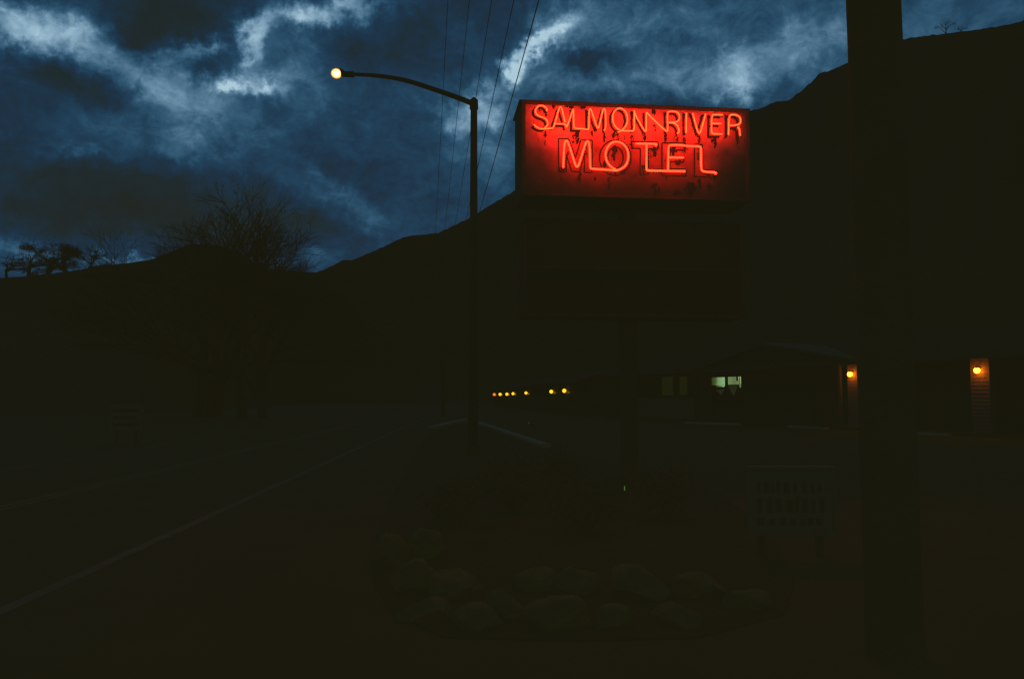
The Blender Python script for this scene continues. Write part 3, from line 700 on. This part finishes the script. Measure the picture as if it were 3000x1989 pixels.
# roofs
EZ, RZ = 3.18, 4.7
rf = MB(); y0, yr, y1 = YP - .45, YW + 3.6, YW + 8.4
rf.prism([(y0, EZ), (yr, RZ), (y1, EZ), (y1, EZ + .14), (yr, RZ + .16), (y0, EZ + .14)], 'x', LX0 - .5, LX1 + .5)
roof = rf.build('roof', M['roof'], office)
MB().box((LX0 - .5, y0 - .04, EZ - .1), (LX1 + .5, y0 - .003, EZ + .17)).build('fascia', M['trim'], roof)
MB().box((LX0, y0 + .003, EZ - .06), (LX1, YW, EZ - .015)).build('soffit', M['trim'], office)
gx, gz = MF.hit(2239, 1006, YP - .6); gl = MF.hit(2036, 1068, YP - .6)[0]; gw = gx - gl
MB().prism([(gx - gw, EZ + .02), (gx + gw, EZ + .02), (gx, gz - .12)], 'y', YP - .46, YW + 4).build('gable_wall', M['siding'], office)
cg = MB(); 
for s_ in (-1, 1):
    cg.prism([(gx, gz - .1), (gx + s_ * (gw + .4), EZ - .08), (gx + s_ * (gw + .4), EZ + .06), (gx, gz + .04)], 'y', YP - .75, YW + 4)
cg.build('gable_roof', M['trim'], office)
# piers with lap siding and porch posts
pier_x = []
for u0, u1 in ((2484, 2530), (2845, 2901)):
    xa = MF.hit(u0, 1150, YP)[0]; xb = MF.hit(u1, 1150, YP)[0]
    if u0 == 2484: xb = xa + .95; 
    b_ = MB(); lap(b_, xa, xb, .12, EZ - .07, YP, .3, .015); b_.build('pier', M['pier'], office); pier_x.append((xa, xb))
for u in (1850, 2052, 2457):
    xa = MF.hit(u, 1150, YP + .05)[0]; MB().box((xa, YP + .05, .12), (xa + .12, YP + .17, EZ - .065)).build('porch_post', M['trim'], office)
def wall_lamp(fr_, u, v, y, m, rad, label, group=None, out=.16, small=False):
    x, z = fr_.hit(u, v, y - out)
    P = fr_.o + fr_.ex * x + fr_.ey * y
    o = empty('wall_lamp', (P.x, P.y, z), fr_.r, label, 'lamp', group)
    MB().ball((0, -out, 0), rad, 16, 10).build('bulb', m, o, smooth=True)
    if not small:
        b_ = MB(); b_.tube([(0, -.005, .12), (0, -.02, .13)], .06, 12); b_.tube(smooth_path([(0, -.02, .13), (0, -.1, .24), (0, -out, .22), (0, -out, rad * .8)], 2), .012, 8)
        b_.tube([(0, -out, rad * .72), (0, -out, rad * 1.5)], [rad * .62, .03], 12); b_.build('bracket', M['brass'], o)
    else:
        b_ = MB(); b_.box((-.05, -out + rad * .2, rad * .9), (.05, -.005, rad * .9 + .05)); b_.build('bracket', M['brass'], o)
    return o
wall_lamp(MF, 2490, 1096, YP - .02, M['bulb'], .11, 'amber wall lamp close beside the thick utility pole, lighting strip of siding')
wall_lamp(MF, 2862, 1085, YP - .02, M['bulb'], .11, 'amber wall lamp glowing on the siding pier at the far right')
# wheel stops
for (a, b_, lab) in (((2008, 1241), (2170, 1246), 'pale concrete wheel stop in front of the green-lit windows'), ((2310, 1252), (2425, 1258.5), 'pale concrete wheel stop left of the thick utility pole'), ((2672, 1272.5), (2785, 1277.5), 'pale concrete wheel stop right of the thick utility pole')):
    A = ground_at(*a); B_ = ground_at(*b_); d = B_ - A
    Lw = min(d.length, 99); o = MB().prism([(-.09, .0), (.09, 0), (.06, .12), (-.06, .12)], 'x', 0, Lw).build('wheel_stop', M['concrete'])
    o.location = A; o.rotation_euler = (0, 0, math.atan2(d.y, d.x)); tag(o, lab, 'wheel stop', 'wheel stops in the parking lot')

# ------------------------------------------------------------------ far wing with a row of lanterns
la = at(1655, 1144.5, 75); lb = at(1448, 1155, 153)
d_ = la - lb; WFm = Frame((lb.x, lb.y), math.atan2(d_.y, d_.x))
wing = empty('motel_wing', (lb.x, lb.y, 0), WFm.r, 'long unlit row of motel rooms behind the street lamp, dotted with small amber lamps', 'building')
Lw = Vector((d_.x, d_.y)).length; wy = .35
b_ = MB(); lap(b_, -6, Lw + 9, 0, 2.7, wy); b_.box((-6, wy + .16, 0), (Lw + 9, wy + 7, 2.7)); b_.build('wall', M['siding'], wing)
MB().prism([(wy - 1.3, 2.75), (wy + 3.2, 3.9), (wy + 7.5, 2.75), (wy + 7.5, 2.87), (wy + 3.2, 4.05), (wy - 1.3, 2.87)], 'x', -7, Lw + 10).build('roof', M['roof'], wing)
far = [(1448, 1155.5, 'orange lantern, dimmest and leftmost of the row of seven'), (1465, 1155, 'amber lantern second from the left in the row of seven'), (1485, 1154.5, 'amber lantern third from the left in the row of seven'),
       (1503, 1153, 'amber lantern fourth from the left, with a small flare to its right'), (1541, 1151, 'amber lantern in the middle of the row, alone before the wide gap'),
       (1615, 1147, 'amber lantern after the wide gap, sixth from the left'), (1653, 1144.5, 'brightest amber lantern at the right end of the row of seven')]
for i, (u, v, lab) in enumerate(far):
    x, z = WFm.hit(u, v, wy - .25)
    wall_lamp(WFm, u, v, wy, M['bulb_far_red'] if i == 0 else M['bulb_far'], .19 + .02 * max(0, 4 - i), lab, 'lanterns along the far motel wing', .25, True)
    dr = MB().box((x - 1.3, wy - .04, .05), (x - .45, wy - .02, 2.1)).build('door', M['door'], wing)
    MB().box((x + .6, wy - .04, 1.0), (x + 2.0, wy - .02, 2.0)).build('window', M['glass'], wing)

# ------------------------------------------------------------------ small things
# low changeable-letter board
bb = at(2205, 1558, 8.0); be = at(2442, 1558, 8.0); bt = at(2205, 1374, 8.0)
bo = empty('letter_board', (bb.x, bb.y, 0), 0, 'low unlit reader board standing in the dark beside the planting bed', 'sign')
bw = be.x - bb.x
MB().box((0, 0, bb.z), (bw, .05, bt.z)).build('panel', M['board'], bo)
fr = MB(); fr.box((-.03, -.012, bb.z - .03), (0, .06, bt.z + .03)); fr.box((bw, -.012, bb.z - .03), (bw + .03, .06, bt.z + .03)); fr.box((0, -.012, bt.z), (bw, .06, bt.z + .03)); fr.box((0, -.012, bb.z - .03), (bw, .06, bb.z)); fr.build('frame', M['board'], bo)
ro = MB(); rr_ = random.Random(3)
for row, (z0, hh) in enumerate(((.72, .12), (.44, .16), (.17, .08))):
    x = .05
    while x < bw - .12:
        w_ = rr_.uniform(.03, .07); zz = bb.z + (bt.z - bb.z) * z0
        ro.box((x, -.004, zz - hh / 2), (x + w_, -.001, zz + hh / 2 * rr_.uniform(.5, 1))); x += w_ + rr_.uniform(.015, .05)
ro.build('worn_lettering', M['boarddark'], bo)
for x in (.08, bw - .14): MB().box((x, .051, 0), (x + .06, .11, bt.z)).build('leg', M['darkmetal'], bo)
# road sign across the road
ra = at(320, 1260, 28); rb = at(420, 1184, 28)
rsn = empty('road_sign', (ra.x, ra.y, 0), 0, 'small rectangular sign on two posts across the road at the left', 'sign')
rw = rb.x - ra.x
MB().box((0, 0, ra.z), (rw, .03, rb.z)).build('panel', M['board'], rsn)
q_ = MB()
for i in range(3):
    z = ra.z + (rb.z - ra.z) * (.22 + .27 * i); q_.box((.12, -.004, z - .05), (rw - .15 - .1 * (i % 2), -.001, z + .05))
q_.build('worn_lettering', M['boarddark'], rsn)
for x in (.2, rw - .28): MB().box((x, .031, 0), (x + .08, .09, rb.z)).build('post', M['darkmetal'], rsn)
# puddle
pd = [ground_at(u, v) for u, v in [(1546,1237),(1553,1238),(1560,1243),(1566,1247),(1584,1247.3),(1562,1249.5),(1556,1247),(1551,1243)]]
MB().poly([(p.x, p.y, .009) for p in pd]).build('puddle', M['puddle'])['kind'] = 'structure'

# ------------------------------------------------------------------ trees
def tree(name, base_, H, spread, label, seed, levels=6, leafy=0, group=None, trunk=.25, low=.18, m=None):
    rnd = random.Random(seed); o = empty(name, base_, 0, label, 'tree', group)
    tr = MB(); cr_ = MB(); lf = MB()
    def grow(p, d, Ln, r, lev):
        k = 3; pts = [p]; dd_ = d.copy()
        for i in range(k):
            dd_ = (dd_ + Vector((rnd.gauss(0, .13), rnd.gauss(0, .13), rnd.gauss(0, .08) + .03))).normalized()
            pts.append(pts[-1] + dd_ * Ln / k)
        (tr if lev == 0 else cr_).tube(pts, [r * (1 - .35 * i / k) for i in range(k + 1)], 6 if lev < 2 else 3, cap=False)
        if leafy and lev >= levels - 2:
            for _ in range(leafy):
                c = pts[rnd.randint(1, k)] + Vector([rnd.gauss(0, .12 * H / 6) for _ in range(3)]); s_ = .024 * H / 6 * rnd.uniform(.7, 1.8)
                a = Vector([rnd.gauss(0, 1) for _ in range(3)]).normalized() * s_; b2 = a.orthogonal().normalized() * s_ * .7
                lf.poly([c - a, c + b2, c + a, c - b2])
        if lev < levels:
            n = rnd.choice((2, 3, 3)) if lev > 0 else 5
            for j in range(n):
                at_ = pts[-1] if j < 2 else pts[rnd.randint(1, k)]
                ang = rnd.uniform(.3, .75) * (1.25 if lev == 0 else 1); axis = Vector((rnd.gauss(0, 1), rnd.gauss(0, 1), rnd.gauss(0, .3))).normalized()
                nd = (Matrix.Rotation(ang, 3, axis) @ dd_); nd.x *= spread; nd.y *= spread; nd.z = max(nd.z, -.15); nd.normalize()
                grow(at_, nd, Ln * rnd.uniform(.62, .82), r * .58, lev + 1)
    grow(Vector((0, 0, -.3)), Vector((0, 0, 1)), H * low + .3, trunk, 0)
    zz_ = sorted(v[2] for v in cr_.v); zmax = zz_[int(len(zz_) * (.97 if levels > 6 else .98))]; k = H / zmax
    hi = [v for v in cr_.v if v[2] > zmax * .6]; mx_ = sum(v[0] for v in hi) / len(hi) / (zmax * .8)
    for mb in (tr, cr_, lf): mb.v = [(x - mx_ * z, y, z) for x, y, z in mb.v]
    for mb in (tr, cr_, lf): mb.v = [(x * k, y * k, z * k) for x, y, z in mb.v]
    tr.build('trunk', M['bark'], o, fix=False); cr_.build('branches', M['bark'], o, fix=False)
    if leafy: lf.build('foliage', M['bark'], o, fix=False)
    return o
# trees on the left ridge
def ridge_z(u, v, Y): return at(u, v, Y)
G1 = 'small trees on the left ridge'
for (u, v, top_, Y, sp, lf_, lab, sd) in [(258,786,716,150,1.9,3,'small spreading tree with a leaning trunk at the right end of the ridge group',3), (200,796,716,150,1.8,3,'small forked tree beside the rightmost ridge tree',5),
      (135,804,700,150,1.7,4,'dense dark rounded tree, tallest of the group on the left ridge',8), (85,806,722,152,1.9,3,'thin low tree left of the densest ridge tree',12), (20,812,742,152,2.0,2,'sparse low tree at the left edge of the picture',15)]:
    p = at(u, v, Y); H = at(u, top_, Y).z - p.z
    tree('ridge_tree', (p.x, p.y, p.z - .5), H, sp, lab, sd, 7, max(1, lf_ - 1), G1, .2, .2)
G2 = 'bare trees below the left hill'
for (u, top_, Y, lab, sd, sp) in [(575,648,60,'wispy bare tree, left of the group in front of the pointed hill',21,1.25), (640,650,64,'densest bare tree in front of the pointed hill',27,1.2), (712,660,58,'bare tree just right of the densest one by the pointed hill',34,1.15), (610,640,62,'bare tree behind the left part of the group near the pointed hill',46,1.2), (772,690,60,'faint bare tree at the right of the group by the notch in the hills',41,1.15)]:
    p = at(u, 1190, Y); H = at(u, top_, Y).z
    tree('bare_tree', (p.x, Y, 0), H, sp, lab, sd, 8, 0, G2, .3, .26)
for (u, v, top_, Y, lab, sd) in [(2772,96,62,386,'sparse bush on the high skyline right of the utility pole',51), (2815,92,76,386,'smaller bush right of the sparse skyline bush',52)]:
    p = at(u, v, Y); H = at(u, top_, Y).z - p.z
    tree('skyline_bush', (p.x, p.y, p.z - .8), H + 1, 1.7, lab, sd, 5, 1, 'bushes on the high skyline', .12, .15)

# ------------------------------------------------------------------ render settings
sc.render.engine = 'CYCLES'
sc.view_settings.view_transform = 'Standard'; sc.view_settings.look = 'None'; sc.view_settings.exposure = 0; sc.view_settings.gamma = 1
# film-like response: blacks of the exposure sit slightly above zero, a little warm
sc.view_settings.use_curve_mapping = True
cmv = sc.view_settings.curve_mapping; cmv.black_level = (-.0092, -.0084, -.0031); cmv.update()
sc.cycles.use_denoising = True; sc.cycles.max_bounces = 5; sc.cycles.diffuse_bounces = 3
sc.cycles.sample_clamp_indirect = 4.0
